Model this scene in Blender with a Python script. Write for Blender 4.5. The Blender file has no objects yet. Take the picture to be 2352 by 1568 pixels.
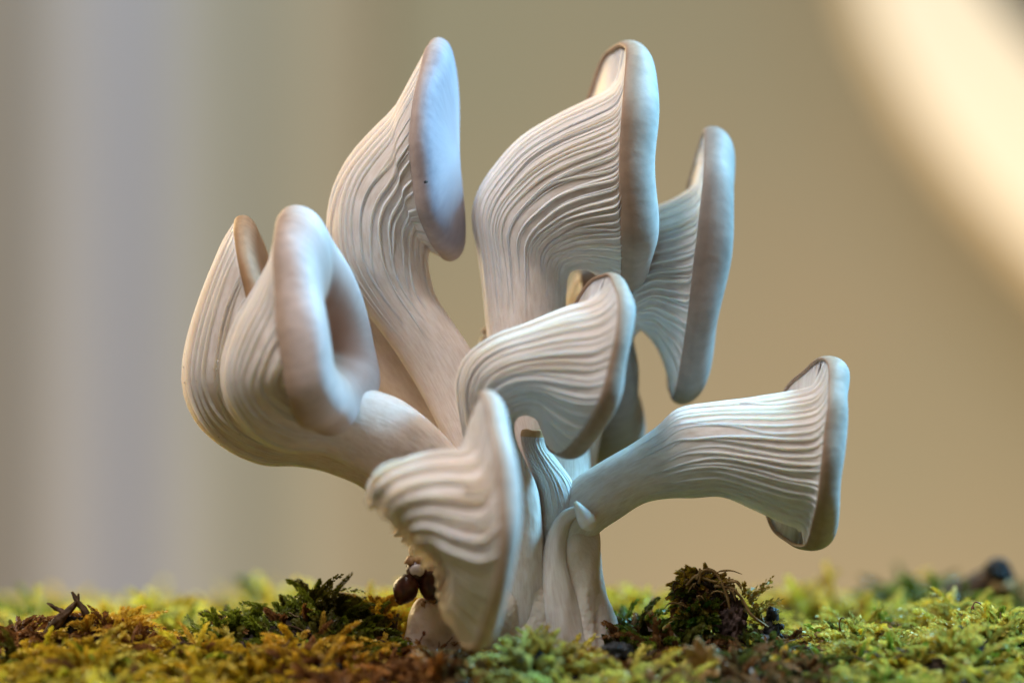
import bpy, bmesh, math, random
import numpy as np
from mathutils import Vector, Matrix, noise

random.seed(7)
RNG = np.random.default_rng(11)
scene = bpy.context.scene
R = math.radians

# ------------------------------------------------------------------ camera
FOCUS = 0.653            # metres to the plane of sharp focus
TILT = R(3.0)            # looking slightly up
CAM_H = 0.0344
cam_data = bpy.data.cameras.new('camera')
cam = bpy.data.objects.new('camera', cam_data)
scene.collection.objects.link(cam)
cam.location = (0, -FOCUS, CAM_H)
cam.rotation_euler = (math.pi / 2 + TILT, 0, 0)
cam_data.lens = 100
cam_data.sensor_width = 36
cam_data.clip_start = 0.02
cam_data.clip_end = 20
cam_data.dof.use_dof = True
cam_data.dof.focus_distance = FOCUS - 0.002
cam_data.dof.aperture_fstop = 3.6
scene.camera = cam

# ------------------------------------------------------------------ light
world = bpy.data.worlds.new('World')
scene.world = world
world.use_nodes = True
bg = world.node_tree.nodes['Background']
bg.inputs[0].default_value = (0.95, 0.68, 0.45, 1)
bg.inputs[1].default_value = 0.12


def area(name, loc, target, size, power, col, size_y=None, spread=180):
    d = bpy.data.lights.new(name, 'AREA')
    d.shape = 'RECTANGLE'
    d.size = size
    d.size_y = size_y or size
    d.energy = power
    d.color = col
    d.spread = R(spread)
    o = bpy.data.objects.new(name, d)
    scene.collection.objects.link(o)
    o.location = loc
    o.rotation_euler = (Vector(target) - Vector(loc)).to_track_quat('-Z', 'Y').to_euler()
    return o


area('softbox_lamp', (-0.22, -0.30, 0.70), (0, 0, 0.06), 0.24, 5.6, (1.0, 0.95, 0.95))
area('cool_lamp', (0.46, 0.05, 0.52), (0.02, 0, 0.07), 0.14, 13.5, (0.26, 0.66, 1.0))
area('warm_lamp', (-0.42, 0.48, 0.26), (0, 0, 0.06), 0.30, 4.0, (1.0, 0.76, 0.42))
area('backdrop_fill', (0.35, 0.75, -0.50), (0.15, 1.55, 0.0), 0.5, 14.0, (1.0, 0.79, 0.54))  # unseen lamp added to warm and brighten the lower backdrop
area('backdrop_fill', (-0.2, 0.80, 0.95), (-0.1, 1.55, 0.25), 0.5, 6.5, (0.84, 0.95, 0.98))  # second unseen lamp, added to light the upper backdrop cooler

vs = scene.view_settings
vs.view_transform = 'Standard'
vs.look = 'None'
vs.exposure = 0
vs.gamma = 1
vs.use_curve_mapping = False

# ------------------------------------------------------------------ helpers
PX = 0.36 / 2352


def W(px, py, dep=0.0):
    """pixel of a 2352 wide picture + distance behind the focal plane (0.1 mm) -> world"""
    D = FOCUS + np.asarray(dep, float) * 1e-4
    a = (np.asarray(px, float) - 1176) * PX
    b = (784 - np.asarray(py, float)) * PX
    x = D * a
    y = -FOCUS + D * (math.cos(TILT) - b * math.sin(TILT))
    z = CAM_H + D * (math.sin(TILT) + b * math.cos(TILT))
    return np.stack(np.broadcast_arrays(x, y, z), -1)


def tag(o, label=None, cat=None, group=None, kind=None):
    if label: o['label'] = label
    if cat: o['category'] = cat
    if group: o['group'] = group
    if kind: o['kind'] = kind
    return o


def link(name, data, mat=None, parent=None):
    o = bpy.data.objects.new(name, data)
    scene.collection.objects.link(o)
    if mat is not None and data is not None:
        data.materials.append(mat)
    if parent is not None:
        o.parent = parent
    return o


def empty(name, loc=(0, 0, 0), parent=None):
    o = link(name, None, None, parent)
    o.location = loc
    o.empty_display_size = 0.01
    return o


def mesh_np(name, verts, quads, uv=None, col=None, smooth=True):
    verts = np.ascontiguousarray(verts, np.float32).reshape(-1, 3)
    quads = np.ascontiguousarray(quads, np.int32)
    k = quads.shape[1]
    m = bpy.data.meshes.new(name)
    m.vertices.add(len(verts))
    m.vertices.foreach_set('co', verts.ravel())
    m.loops.add(quads.size)
    m.loops.foreach_set('vertex_index', quads.ravel())
    m.polygons.add(len(quads))
    m.polygons.foreach_set('loop_start', np.arange(0, quads.size, k, dtype=np.int32))
    m.polygons.foreach_set('use_smooth', np.full(len(quads), smooth, dtype=bool))
    m.update(calc_edges=True)
    if uv is not None:
        l = m.uv_layers.new(name='UVMap')
        l.data.foreach_set('uv', np.ascontiguousarray(uv, np.float32).ravel())
    if col is not None:
        a = m.color_attributes.new('tint', 'FLOAT_COLOR', 'POINT')
        c = np.ones((len(verts), 4), np.float32)
        c[:, :3] = col
        a.data.foreach_set('color', c.ravel())
    m.validate()
    return m


def grid_mesh(name, P, closed=True, cap0=False, cap1=False, vscale=1.0):
    """P[nu, nv, 3] -> tube mesh with UV (around, along)"""
    nu, nv = P.shape[:2]
    i = np.arange(nu - 1)[:, None]
    nj = nv if closed else nv - 1
    j = np.arange(nj)[None, :]
    j2 = (j + 1) % nv
    q = np.stack([i * nv + j, i * nv + j2, (i + 1) * nv + j2, (i + 1) * nv + j], -1).reshape(-1, 4)
    u0 = (i / (nu - 1)) * vscale + 0 * j
    u1 = ((i + 1) / (nu - 1)) * vscale + 0 * j
    v0 = j / nj + 0.0 * i
    v1 = (j + 1) / nj + 0.0 * i
    uv = np.stack([np.stack([v0, u0], -1), np.stack([v1, u0], -1), np.stack([v1, u1], -1), np.stack([v0, u1], -1)], 2)
    return mesh_np(name, P, q, uv.reshape(-1, 2))


# ---- materials
def new_mat(name):
    m = bpy.data.materials.new(name)
    m.use_nodes = True
    nt = m.node_tree
    return m, nt, nt.nodes, nt.links, nt.nodes['Principled BSDF']


def mixc(N, L, fac, a, b):
    n = N.new('ShaderNodeMix')
    n.data_type = 'RGBA'
    if hasattr(fac, 'node'): L.new(fac, n.inputs[0])
    else: n.inputs[0].default_value = fac
    for s, v in ((6, a), (7, b)):
        if hasattr(v, 'node'): L.new(v, n.inputs[s])
        else: n.inputs[s].default_value = (*v, 1)
    return n.outputs[2]


def ramp(N, L, src, stops):
    n = N.new('ShaderNodeValToRGB')
    L.new(src, n.inputs[0])
    e = n.color_ramp.elements
    while len(e) < len(stops): e.new(0.5)
    for k, (p, c) in enumerate(stops):
        e[k].position = p
        e[k].color = (*c, 1) if isinstance(c, tuple) else (c, c, c, 1)
    return n.outputs[0]


def flesh_mat(name, ca, cb, su=14.0, sv=1.2, bump=0.25, sss=0.35, fibre=0.8):
    m, nt, N, L, b = new_mat(name)
    uv = N.new('ShaderNodeUVMap')
    mp = N.new('ShaderNodeMapping'); L.new(uv.outputs[0], mp.inputs[0])
    mp.inputs['Scale'].default_value = (su, sv, 1)
    n1 = N.new('ShaderNodeTexNoise'); L.new(mp.outputs[0], n1.inputs[0])
    n1.inputs['Scale'].default_value = 3.0; n1.inputs['Detail'].default_value = 6
    tc = N.new('ShaderNodeTexCoord')
    n2 = N.new('ShaderNodeTexNoise'); L.new(tc.outputs['Object'], n2.inputs[0])
    n2.inputs['Scale'].default_value = 70; n2.inputs['Detail'].default_value = 4
    f = N.new('ShaderNodeMath'); f.operation = 'MULTIPLY_ADD'
    L.new(n1.outputs[0], f.inputs[0]); f.inputs[1].default_value = 0.6
    g = N.new('ShaderNodeMath'); g.operation = 'MULTIPLY'; L.new(n2.outputs[0], g.inputs[0]); g.inputs[1].default_value = 0.5
    L.new(g.outputs[0], f.inputs[2])
    c = ramp(N, L, f.outputs[0], [(0.32, cb), (0.62, ca)])
    L.new(c, b.inputs['Base Color'])
    b.inputs['Roughness'].default_value = 0.52
    b.inputs['Specular IOR Level'].default_value = 0.35
    b.inputs['Subsurface Weight'].default_value = sss
    b.inputs['Subsurface Radius'].default_value = (1.0, 0.62, 0.38)
    b.inputs['Subsurface Scale'].default_value = 0.0035
    n3 = N.new('ShaderNodeTexNoise'); L.new(tc.outputs['Object'], n3.inputs[0])
    n3.inputs['Scale'].default_value = 900; n3.inputs['Detail'].default_value = 3
    h = N.new('ShaderNodeMath'); h.operation = 'MULTIPLY_ADD'
    L.new(n3.outputs[0], h.inputs[0]); h.inputs[1].default_value = 0.35
    L.new(n1.outputs[0], h.inputs[2])
    mp5 = N.new('ShaderNodeMapping'); L.new(uv.outputs[0], mp5.inputs[0])
    mp5.inputs['Scale'].default_value = (90, 7, 1)
    n5 = N.new('ShaderNodeTexNoise'); L.new(mp5.outputs[0], n5.inputs[0])
    n5.inputs['Scale'].default_value = 1.0; n5.inputs['Detail'].default_value = 5; n5.inputs['Roughness'].default_value = 0.65
    c5 = ramp(N, L, n5.outputs[0], [(0.36, (0.84, 0.79, 0.75)), (0.56, (1.0, 1.0, 1.0))])
    ml = N.new('ShaderNodeMix'); ml.data_type = 'RGBA'; ml.blend_type = 'MULTIPLY'; ml.inputs[0].default_value = fibre
    L.new(c, ml.inputs[6]); L.new(c5, ml.inputs[7]); L.new(ml.outputs[2], b.inputs['Base Color'])
    hh = N.new('ShaderNodeMath'); hh.operation = 'MULTIPLY_ADD'; L.new(n5.outputs[0], hh.inputs[0]); hh.inputs[1].default_value = 0.8 * fibre; L.new(h.outputs[0], hh.inputs[2]); h = hh
    n4 = N.new('ShaderNodeTexNoise'); L.new(tc.outputs['Object'], n4.inputs[0])
    n4.inputs['Scale'].default_value = 260; n4.inputs['Detail'].default_value = 2
    h2 = N.new('ShaderNodeMath'); h2.operation = 'MULTIPLY_ADD'
    L.new(n4.outputs[0], h2.inputs[0]); h2.inputs[1].default_value = 0.9; L.new(h.outputs[0], h2.inputs[2])
    bp = N.new('ShaderNodeBump'); L.new(h2.outputs[0], bp.inputs['Height'])
    bp.inputs['Strength'].default_value = bump * 1.5; bp.inputs['Distance'].default_value = 0.0009
    L.new(bp.outputs[0], b.inputs['Normal'])
    return m


def cap_mat(name, margin, face, centre):
    m, nt, N, L, b = new_mat(name)
    uv = N.new('ShaderNodeUVMap')
    sx = N.new('ShaderNodeSeparateXYZ'); L.new(uv.outputs[0], sx.inputs[0])
    mp = N.new('ShaderNodeMapping'); L.new(uv.outputs[0], mp.inputs[0])
    mp.inputs['Scale'].default_value = (30, 3, 1)
    n1 = N.new('ShaderNodeTexNoise'); L.new(mp.outputs[0], n1.inputs[0])
    n1.inputs['Scale'].default_value = 2.5; n1.inputs['Detail'].default_value = 6
    tc = N.new('ShaderNodeTexCoord')
    n2 = N.new('ShaderNodeTexNoise'); L.new(tc.outputs['Object'], n2.inputs[0])
    n2.inputs['Scale'].default_value = 90; n2.inputs['Detail'].default_value = 5
    s = N.new('ShaderNodeMath'); s.operation = 'MULTIPLY_ADD'
    L.new(n2.outputs[0], s.inputs[0]); s.inputs[1].default_value = 0.16; 
    L.new(sx.outputs[1], s.inputs[2])
    s2 = N.new('ShaderNodeMath'); s2.operation = 'SUBTRACT'; L.new(s.outputs[0], s2.inputs[0]); s2.inputs[1].default_value = 0.08
    c = ramp(N, L, s2.outputs[0], [(0.0, margin), (0.31, margin), (0.52, face), (0.9, centre)])
    dk = N.new('ShaderNodeMapRange'); L.new(n1.outputs[0], dk.inputs[0])
    dk.inputs[1].default_value = 0.3; dk.inputs[2].default_value = 0.7
    dk.inputs[3].default_value = 0.86; dk.inputs[4].default_value = 1.08
    fd = N.new('ShaderNodeMapRange'); L.new(sx.outputs[1], fd.inputs[0])
    fd.inputs[1].default_value = 0.55; fd.inputs[2].default_value = 0.85; fd.inputs[3].default_value = 0.0; fd.inputs[4].default_value = 1.0
    mf = N.new('ShaderNodeMix'); L.new(fd.outputs[0], mf.inputs[0]); L.new(dk.outputs[0], mf.inputs[2]); mf.inputs[3].default_value = 0.97
    mu = N.new('ShaderNodeVectorMath'); mu.operation = 'SCALE'
    L.new(c, mu.inputs[0]); L.new(mf.outputs[0], mu.inputs['Scale'])
    L.new(mu.outputs[0], b.inputs['Base Color'])
    b.inputs['Roughness'].default_value = 0.58
    b.inputs['Specular IOR Level'].default_value = 0.3
    b.inputs['Subsurface Weight'].default_value = 0.18
    b.inputs['Subsurface Radius'].default_value = (1.0, 0.6, 0.4)
    b.inputs['Subsurface Scale'].default_value = 0.002
    mb = N.new('ShaderNodeMix'); L.new(fd.outputs[0], mb.inputs[0]); L.new(n1.outputs[0], mb.inputs[2]); L.new(n2.outputs[0], mb.inputs[3])
    bp = N.new('ShaderNodeBump'); L.new(mb.outputs[0], bp.inputs['Height'])
    bp.inputs['Strength'].default_value = 0.22; bp.inputs['Distance'].default_value = 0.0006
    L.new(bp.outputs[0], b.inputs['Normal'])
    return m


def plain_mat(name, ca, cb, scale=80, rough=0.8, bump=0.5, dist=0.001, spec=0.3):
    m, nt, N, L, b = new_mat(name)
    tc = N.new('ShaderNodeTexCoord')
    n = N.new('ShaderNodeTexNoise'); L.new(tc.outputs['Object'], n.inputs[0])
    n.inputs['Scale'].default_value = scale; n.inputs['Detail'].default_value = 7
    c = ramp(N, L, n.outputs[0], [(0.35, ca), (0.65, cb)])
    L.new(c, b.inputs['Base Color'])
    b.inputs['Roughness'].default_value = rough
    b.inputs['Specular IOR Level'].default_value = spec
    bp = N.new('ShaderNodeBump'); L.new(n.outputs[0], bp.inputs['Height'])
    bp.inputs['Strength'].default_value = bump; bp.inputs['Distance'].default_value = dist
    L.new(bp.outputs[0], b.inputs['Normal'])
    return m


def moss_mat(name):
    m, nt, N, L, b = new_mat(name)
    a = N.new('ShaderNodeVertexColor'); a.layer_name = 'tint'
    L.new(a.outputs[0], b.inputs['Base Color'])
    b.inputs['Roughness'].default_value = 0.42
    b.inputs['Specular IOR Level'].default_value = 0.5
    tr = N.new('ShaderNodeBsdfTranslucent'); L.new(a.outputs[0], tr.inputs[0])
    mx = N.new('ShaderNodeMixShader'); mx.inputs[0].default_value = 0.35
    L.new(b.outputs[0], mx.inputs[1]); L.new(tr.outputs[0], mx.inputs[2])
    L.new(mx.outputs[0], N['Material Output'].inputs[0])
    return m


M = {
    'stem': flesh_mat('mushroom_flesh', (0.78, 0.70, 0.635), (0.66, 0.56, 0.48), su=9, sv=2.2, bump=0.16),
    'gill': flesh_mat('mushroom_gill', (0.82, 0.74, 0.67), (0.72, 0.62, 0.535), su=1, sv=3, bump=0.10, sss=0.6, fibre=0.0),
    'base': flesh_mat('mushroom_base_flesh', (0.80, 0.70, 0.60), (0.56, 0.41, 0.29), bump=0.5, fibre=0.0),
    'cap': cap_mat('cap_skin', (0.34, 0.235, 0.16), (0.50, 0.455, 0.42), (0.56, 0.50, 0.45)),
    'cap_dark': cap_mat('cap_skin_grey', (0.24, 0.18, 0.14), (0.36, 0.32, 0.29), (0.40, 0.36, 0.32)),
    'cap_pale': cap_mat('cap_skin_pale', (0.46, 0.34, 0.25), (0.66, 0.58, 0.54), (0.52, 0.36, 0.29)),
    'cap_lavender': cap_mat('cap_skin_lavender', (0.42, 0.32, 0.27), (0.31, 0.29, 0.34), (0.44, 0.41, 0.44)),
    'cap_funnel': cap_mat('cap_skin_funnel', (0.44, 0.32, 0.24), (0.62, 0.56, 0.55), (0.40, 0.22, 0.15)),
    'cap_tan': cap_mat('cap_skin_tan', (0.34, 0.20, 0.10), (0.44, 0.29, 0.18), (0.48, 0.34, 0.24)),
    'pin': plain_mat('pinhead_skin', (0.55, 0.36, 0.17), (0.68, 0.50, 0.28), 400, 0.6, 0.4),
    'soil': plain_mat('dark_soil', (0.012, 0.008, 0.005), (0.05, 0.030, 0.018), 260, 0.8, 0.9, 0.002),
    'bark': plain_mat('reddish_bark', (0.035, 0.020, 0.016), (0.10, 0.058, 0.045), 420, 0.75, 0.9, 0.0015),
    'char': plain_mat('charred_wood', (0.006, 0.006, 0.007), (0.03, 0.028, 0.027), 380, 0.45, 0.9, 0.0015),
    'twig': plain_mat('twig_bark', (0.04, 0.022, 0.010), (0.10, 0.055, 0.025), 500, 0.7, 0.6),
    'seta': plain_mat('reddish_stalk', (0.10, 0.025, 0.010), (0.16, 0.05, 0.02), 500, 0.45, 0.3),
    'straw': plain_mat('straw', (0.20, 0.11, 0.035), (0.32, 0.20, 0.075), 600, 0.6, 0.4),
    'leaf': plain_mat('dry_leaf', (0.40, 0.23, 0.09), (0.55, 0.36, 0.17), 300, 0.7, 0.5),
    'kernel': plain_mat('brown_kernel', (0.028, 0.007, 0.004), (0.10, 0.028, 0.012), 420, 0.30, 0.5, 0.0006, 0.5),
    'kernel_white': plain_mat('kernel_starch', (0.50, 0.42, 0.40), (0.68, 0.62, 0.60), 300, 0.3, 0.2),
    'husk': plain_mat('tan_husk', (0.22, 0.11, 0.04), (0.40, 0.23, 0.10), 400, 0.5, 0.4),
    'moss': moss_mat('moss_leaf'),
    'wall': plain_mat('tan_wall', (0.25, 0.235, 0.165), (0.30, 0.245, 0.165), 1.6, 0.9, 0.02),
    'cream': plain_mat('cream_streak', (0.90, 0.83, 0.68), (0.93, 0.86, 0.71), 4, 0.8, 0.02),  # pale colour carries the brightness of the background streak
    'peach': plain_mat('peach_streak_edge', (0.52, 0.40, 0.24), (0.58, 0.45, 0.28), 4, 0.8, 0.02),  # warm fringe of the bright streak, put into a colour
    'dark_green': plain_mat('dark_green_board', (0.03, 0.05, 0.05), (0.04, 0.06, 0.06), 4, 0.9, 0.02),
    'table': plain_mat('table_wood', (0.10, 0.06, 0.03), (0.14, 0.09, 0.05), 20, 0.6, 0.1),
    'dew': None,
}
m, nt, N, L, b = new_mat('dew_drop')
b.inputs['Base Color'].default_value = (0.95, 0.95, 0.95, 1)
b.inputs['Transmission Weight'].default_value = 0.9
b.inputs['Roughness'].default_value = 0.03
b.inputs['IOR'].default_value = 1.33
M['dew'] = m


m, nt, N, L, b = new_mat('striped_cloth')
uvn = N.new('ShaderNodeUVMap'); sxn = N.new('ShaderNodeSeparateXYZ'); L.new(uvn.outputs[0], sxn.inputs[0])
T0 = (0.285, 0.24, 0.165)
L.new(ramp(N, L, sxn.outputs[0], [(0.0, T0), (0.22, (0.30, 0.25, 0.19)), (0.42, (0.29, 0.27, 0.25)), (0.50, (0.33, 0.33, 0.36)), (0.60, (0.34, 0.34, 0.38)), (0.68, (0.275, 0.27, 0.235)), (0.84, (0.265, 0.25, 0.19)), (1.0, T0)]), b.inputs['Base Color'])
b.inputs['Roughness'].default_value = 0.9
M['curtain'] = m


def hermite(keys, t_key, t):
    """non uniform Catmull-Rom through keys[n, ...]"""
    keys = np.asarray(keys, float)
    n = len(keys)
    tan = np.zeros_like(keys)
    for i in range(n):
        a, b_ = max(i - 1, 0), min(i + 1, n - 1)
        tan[i] = (keys[b_] - keys[a]) / (t_key[b_] - t_key[a])
    idx = np.clip(np.searchsorted(t_key, t, side='right') - 1, 0, n - 2)
    h = (t_key[idx + 1] - t_key[idx])
    s = (t - t_key[idx]) / h
    sh = (-1,) + (1,) * (keys.ndim - 1)
    s_ = s.reshape(sh); h_ = h.reshape(sh)
    return ((2 * s_**3 - 3 * s_**2 + 1) * keys[idx] + (s_**3 - 2 * s_**2 + s_) * h_ * tan[idx]
            + (-2 * s_**3 + 3 * s_**2) * keys[idx + 1] + (s_**3 - s_**2) * h_ * tan[idx + 1])


def tube_pts(pts, rads, nu=24, nv=14, wob=0.0, seed=0):
    """smooth tube through world points; closed at both ends"""
    pts = np.asarray(pts, float); rads = np.asarray(rads, float)
    d = np.r_[0, np.cumsum(np.linalg.norm(np.diff(pts, axis=0), axis=1))]
    t = np.linspace(0, d[-1], nu)
    c = hermite(pts, d, t)
    r = np.interp(t, d, rads)
    tg = np.gradient(c, axis=0); tg /= np.linalg.norm(tg, axis=1)[:, None] + 1e-12
    up = np.array([0.13, -0.97, 0.21])
    a = np.cross(tg, up); a /= np.linalg.norm(a, axis=1)[:, None] + 1e-12
    b_ = np.cross(tg, a)
    v = np.linspace(0, 2 * np.pi, nv, endpoint=False)
    rr = r[:, None] * (1 + wob * np.sin(3 * v[None, :] + seed + 9 * t[:, None] / d[-1]) + wob * 0.6 * np.sin(5 * v[None, :] - 14 * t[:, None] / d[-1] + seed * 2))
    P = c[:, None] + rr[..., None] * (np.cos(v)[None, :, None] * a[:, None] + np.sin(v)[None, :, None] * b_[:, None])
    P = np.concatenate([np.repeat(c[:1, None], nv, 1), P, np.repeat(c[-1:, None], nv, 1)], 0)
    return P


def tube(name, pts, rads, mat, parent=None, **k):
    return link(name, grid_mesh(name, tube_pts(pts, rads, **k)), mat, parent)


def blob_mesh(name, centre, rad, amp=0.2, freq=120.0, seed=0, sub=4, rot=None, smooth=True):
    bm = bmesh.new()
    bmesh.ops.create_icosphere(bm, subdivisions=sub, radius=1)
    off = Vector((seed * 3.1, seed * 1.7, seed * 0.9))
    q = rot.to_matrix() if rot else Matrix.Identity(3)
    for v in bm.verts:
        d = v.co.normalized()
        p = Vector((d.x * rad[0], d.y * rad[1], d.z * rad[2]))
        k = 1 + amp * noise.noise(p * freq + off) + 0.5 * amp * noise.noise(p * freq * 2.3 + off) + 0.3 * amp * noise.noise(p * freq * 5 + off)
        v.co = q @ (p * k) + Vector(centre)
    me = bpy.data.meshes.new(name)
    bm.to_mesh(me); bm.free()
    me.polygons.foreach_set('use_smooth', np.full(len(me.polygons), smooth, dtype=bool))
    return me


# ------------------------------------------------------------------ background
def slab(name, outline, dist, thick, mat):
    """flat board standing at a distance from the camera, outline in picture pixels"""
    dep = (dist - FOCUS) * 1e4
    A = np.array([W(x, y, dep) for x, y in outline])
    Bk = A + np.array([0, thick, 0])
    n = len(A)
    me = bpy.data.meshes.new(name)
    me.from_pydata([tuple(p) for p in A] + [tuple(p) for p in Bk], [],
                   [list(range(n)), list(range(2 * n - 1, n - 1, -1))] + [[i, i + n, (i + 1) % n + n, (i + 1) % n] for i in range(n)])
    bm = bmesh.new(); bm.from_mesh(me); bmesh.ops.recalc_face_normals(bm, faces=bm.faces); bm.to_mesh(me); bm.free()
    return link(name, me, mat)


wall = slab('background_wall', [(-3000, -2600), (5400, -2600), (5400, 3600), (-3000, 3600)], 2.25, 0.05, M['wall'])
tag(wall, kind='structure')


def curtain(px0, px1, dist):
    dep = (dist - FOCUS) * 1e4
    nx, nz = 60, 12
    P = np.zeros((nz, nx, 3))
    for i, yy in enumerate(np.linspace(-2200, 3200, nz)):
        xs = np.linspace(px0, px1, nx)
        p = W(xs, np.full(nx, yy), dep)
        p[:, 1] += 0.006 * np.sin(np.linspace(0, 9 * np.pi, nx)) + 0.003 * np.sin(np.linspace(0, 23, nx) + i * .3)
        P[i] = p
    me = grid_mesh('curtain', P, closed=False)
    o = link('curtain', me, M['curtain'])
    o.modifiers.new('thickness', 'SOLIDIFY').thickness = 0.003
    return o


tag(curtain(-420, 860, 2.2), 'tan curtain with a pale blue-grey stripe hanging before the tan wall', 'curtain')

left_edge = [(1925, -420), (1955, -160), (2020, 60), (2122, 250), (2245, 420), (2390, 580), (2560, 760), (2760, 950), (3020, 1150)]
right_edge = [(3400, 860), (3060, 680), (2760, 480), (2590, 310), (2425, 150), (2295, 0), (2190, -160), (2120, -420)]
strip = slab('bright_streak', left_edge + right_edge, 2.05, 0.02, M['cream'])  # made-up shape for an unidentified bright streak, brightness put into its colour
tag(strip, 'bright cream curved board with peach trim standing in for a blurred bright streak', 'cutout')
edge2 = [(x - 55, y + 12) for x, y in left_edge]
strip2 = slab('peach_fringe', edge2 + left_edge[::-1], 2.06, 0.02, M['peach'])  # soft warm fringe of the streak painted as a strip
strip2.name = 'fringe'
strip2.parent = strip
corner = slab('panel', [(2040, -420), (2225, 0), (2400, 190), (2980, 640), (3400, 700), (3400, -420)], 2.12, 0.02, M['dark_green'])
tag(corner, 'dark green panel behind the curved cream board', 'panel')

# ------------------------------------------------------------------ ground
# x centre px, top py, depth, half width px, half depth px
MOUNDS = [
    (720, 1362, 60, 120, 150), (560, 1402, 50, 80, 120), (860, 1366, 90, 70, 130), (640, 1385, 40, 60, 100),
    (230, 1418, -40, 110, 120), (60, 1462, 20, 80, 120), (330, 1420, 600, 150, 250), (60, 1435, 550, 70, 250),
    (110, 1505, -190, 90, 70), (260, 1490, -170, 80, 70), (420, 1480, -150, 90, 70), (560, 1505, -180, 80, 70), (690, 1515, -200, 90, 70), (850, 1520, -210, 90, 60), (980, 1525, -220, 90, 60),
    (1230, 1478, -230, 60, 60), (1330, 1492, -210, 60, 60), (1470, 1510, -210, 80, 60), (1560, 1520, -210, 80, 60), (1750, 1520, -190, 110, 60),
    (1380, 1440, 30, 110, 80), (1500, 1435, 40, 90, 90),
    (2180, 1405, 190, 110, 160), (2060, 1440, 120, 80, 120), (2300, 1440, -20, 110, 100), (2150, 1470, -70, 80, 80),
    (1960, 1480, -50, 80, 90), (2250, 1510, -180, 110, 70), (2050, 1515, -180, 90, 70), (1920, 1520, -190, 80, 70),
    (1470, 1398, 700, 110, 250), (1800, 1385, 700, 200, 250), (1640, 1415, 600, 120, 250), (2150, 1372, 750, 140, 250),
    (1000, 1390, 600, 140, 250),
]
SPRIG_TOP = 0.0030
_mw = []
for (mx, my, md, sx_, sy_) in MOUNDS:
    p = W(mx, my, md)
    _mw.append((p[0], p[1], p[2] - SPRIG_TOP, sx_ * 1e-4, sy_ * 1e-4))


_lr = np.random.default_rng(77)
LUMPS = [(x_, y_, h_, w_) for x_, y_, h_, w_ in zip(_lr.uniform(-.17, .17, 420), _lr.uniform(-.07, .16, 420), _lr.uniform(-.0030, .0042, 420), _lr.uniform(.004, .010, 420))]


def ground_z(x, y):
    x = np.asarray(x, float); y = np.asarray(y, float)
    base = -0.0056 + 0.0016 * np.sin(x * 95 + 1.3) * np.sin(y * 80 + .4) + 0.0012 * np.sin(x * 210 + y * 130) + 0.0008 * np.sin(x * 330 - y * 410 + 1)
    base = base - 0.25 * np.clip(-y - 0.005, 0, 1)
    z = base
    for (cx, cy, top, rx, ry) in _mw:
        g = np.exp(-((x - cx) / rx) ** 2 * 0.9 - ((y - cy) / ry) ** 2 * 0.9)
        z = np.maximum(z, base + (top - base) * g) * 0.75 + 0.25 * np.where(top > base, np.maximum(z, base + (top - base) * g), z)
    for (cx, cy, h_, w_) in LUMPS:
        z = z + h_ * np.exp(-((x - cx) ** 2 + (y - cy) ** 2) / w_ ** 2)
    return z


gx = np.linspace(-0.30, 0.30, 320); gy = np.linspace(-0.20, 0.24, 240)
GX, GY = np.meshgrid(gx, gy)
GZ = ground_z(GX, GY)
GZ += 0.0008 * RNG.standard_normal(GZ.shape)
edge = np.clip(np.minimum.reduce([GX + 0.30, 0.30 - GX, GY + 0.20, 0.24 - GY]) / 0.03, 0, 1)
GZ = -0.03 + (GZ + 0.03) * edge
ground = link('ground', grid_mesh('ground', np.stack([GX, GY, GZ], -1), closed=False), M['soil'])
tag(ground, kind='structure')
bm = bmesh.new()
bmesh.ops.create_cube(bm, size=1, matrix=Matrix.Translation((0, 0.02, -0.044)) @ Matrix.Diagonal((0.8, 0.52, 0.03, 1)))
me = bpy.data.meshes.new('table'); bm.to_mesh(me); bm.free()
tag(link('table', me, M['table']), kind='structure')

# ------------------------------------------------------------------ mushrooms
cluster = empty('mushroom_cluster', (0.004, 0.002, 0.0))
tag(cluster, 'cluster of white oyster mushrooms with grey-brown caps growing from the moss', 'mushroom cluster')
bpy.context.view_layer.update()
INV = np.array(cluster.location)


def C(P):
    return np.asarray(P) - INV       # cluster space


def key_pts(k):
    x1, y1, x2, y2, dep, r = k[:6]
    bx, by, kx, ky = (list(k[6:]) + [0, 0, 0, 0])[:4]
    mx, my = (x1 + x2) / 2, (y1 + y2) / 2
    return [(x1, y1, dep), (mx + bx + kx, my + by + ky, dep - r), (x2, y2, dep), (mx - bx + kx, my - by + ky, dep + r)]


CONVEX = [(0.88, 0.30), (0.955, 0.02), (0.985, -0.10), (1.01, -0.02), (1.025, 0.16), (1.02, 0.38), (0.99, 0.62), (0.93, 0.82), (0.84, 0.94), (0.70, 1.0), (0.5, 1.0), (0.28, 0.93), (0.12, 0.88), (0.0, 0.86)]
DOME = [(0.88, 0.30), (0.955, 0.02), (0.985, -0.10), (1.01, -0.02), (1.025, 0.16), (1.02, 0.38), (0.99, 0.62), (0.94, 0.86), (0.86, 1.10), (0.74, 1.35), (0.56, 1.58), (0.34, 1.72), (0.15, 1.78), (0.0, 1.8)]
PIT = [(0.88, 0.30), (0.955, 0.02), (0.985, -0.10), (1.01, -0.02), (1.025, 0.16), (1.02, 0.42), (0.985, 0.72), (0.92, 0.98), (0.83, 1.12), (0.70, 1.15), (0.52, 1.0), (0.34, 0.6), (0.16, 0.0), (0.0, -0.25)]
FUNNEL = [(0.88, 0.30), (0.955, 0.02), (0.985, -0.10), (1.01, -0.02), (1.025, 0.16), (1.02, 0.42), (0.985, 0.72), (0.92, 0.95), (0.83, 1.05), (0.70, 0.95), (0.52, 0.45), (0.32, -0.5), (0.15, -1.2), (0.0, -1.5)]


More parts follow.
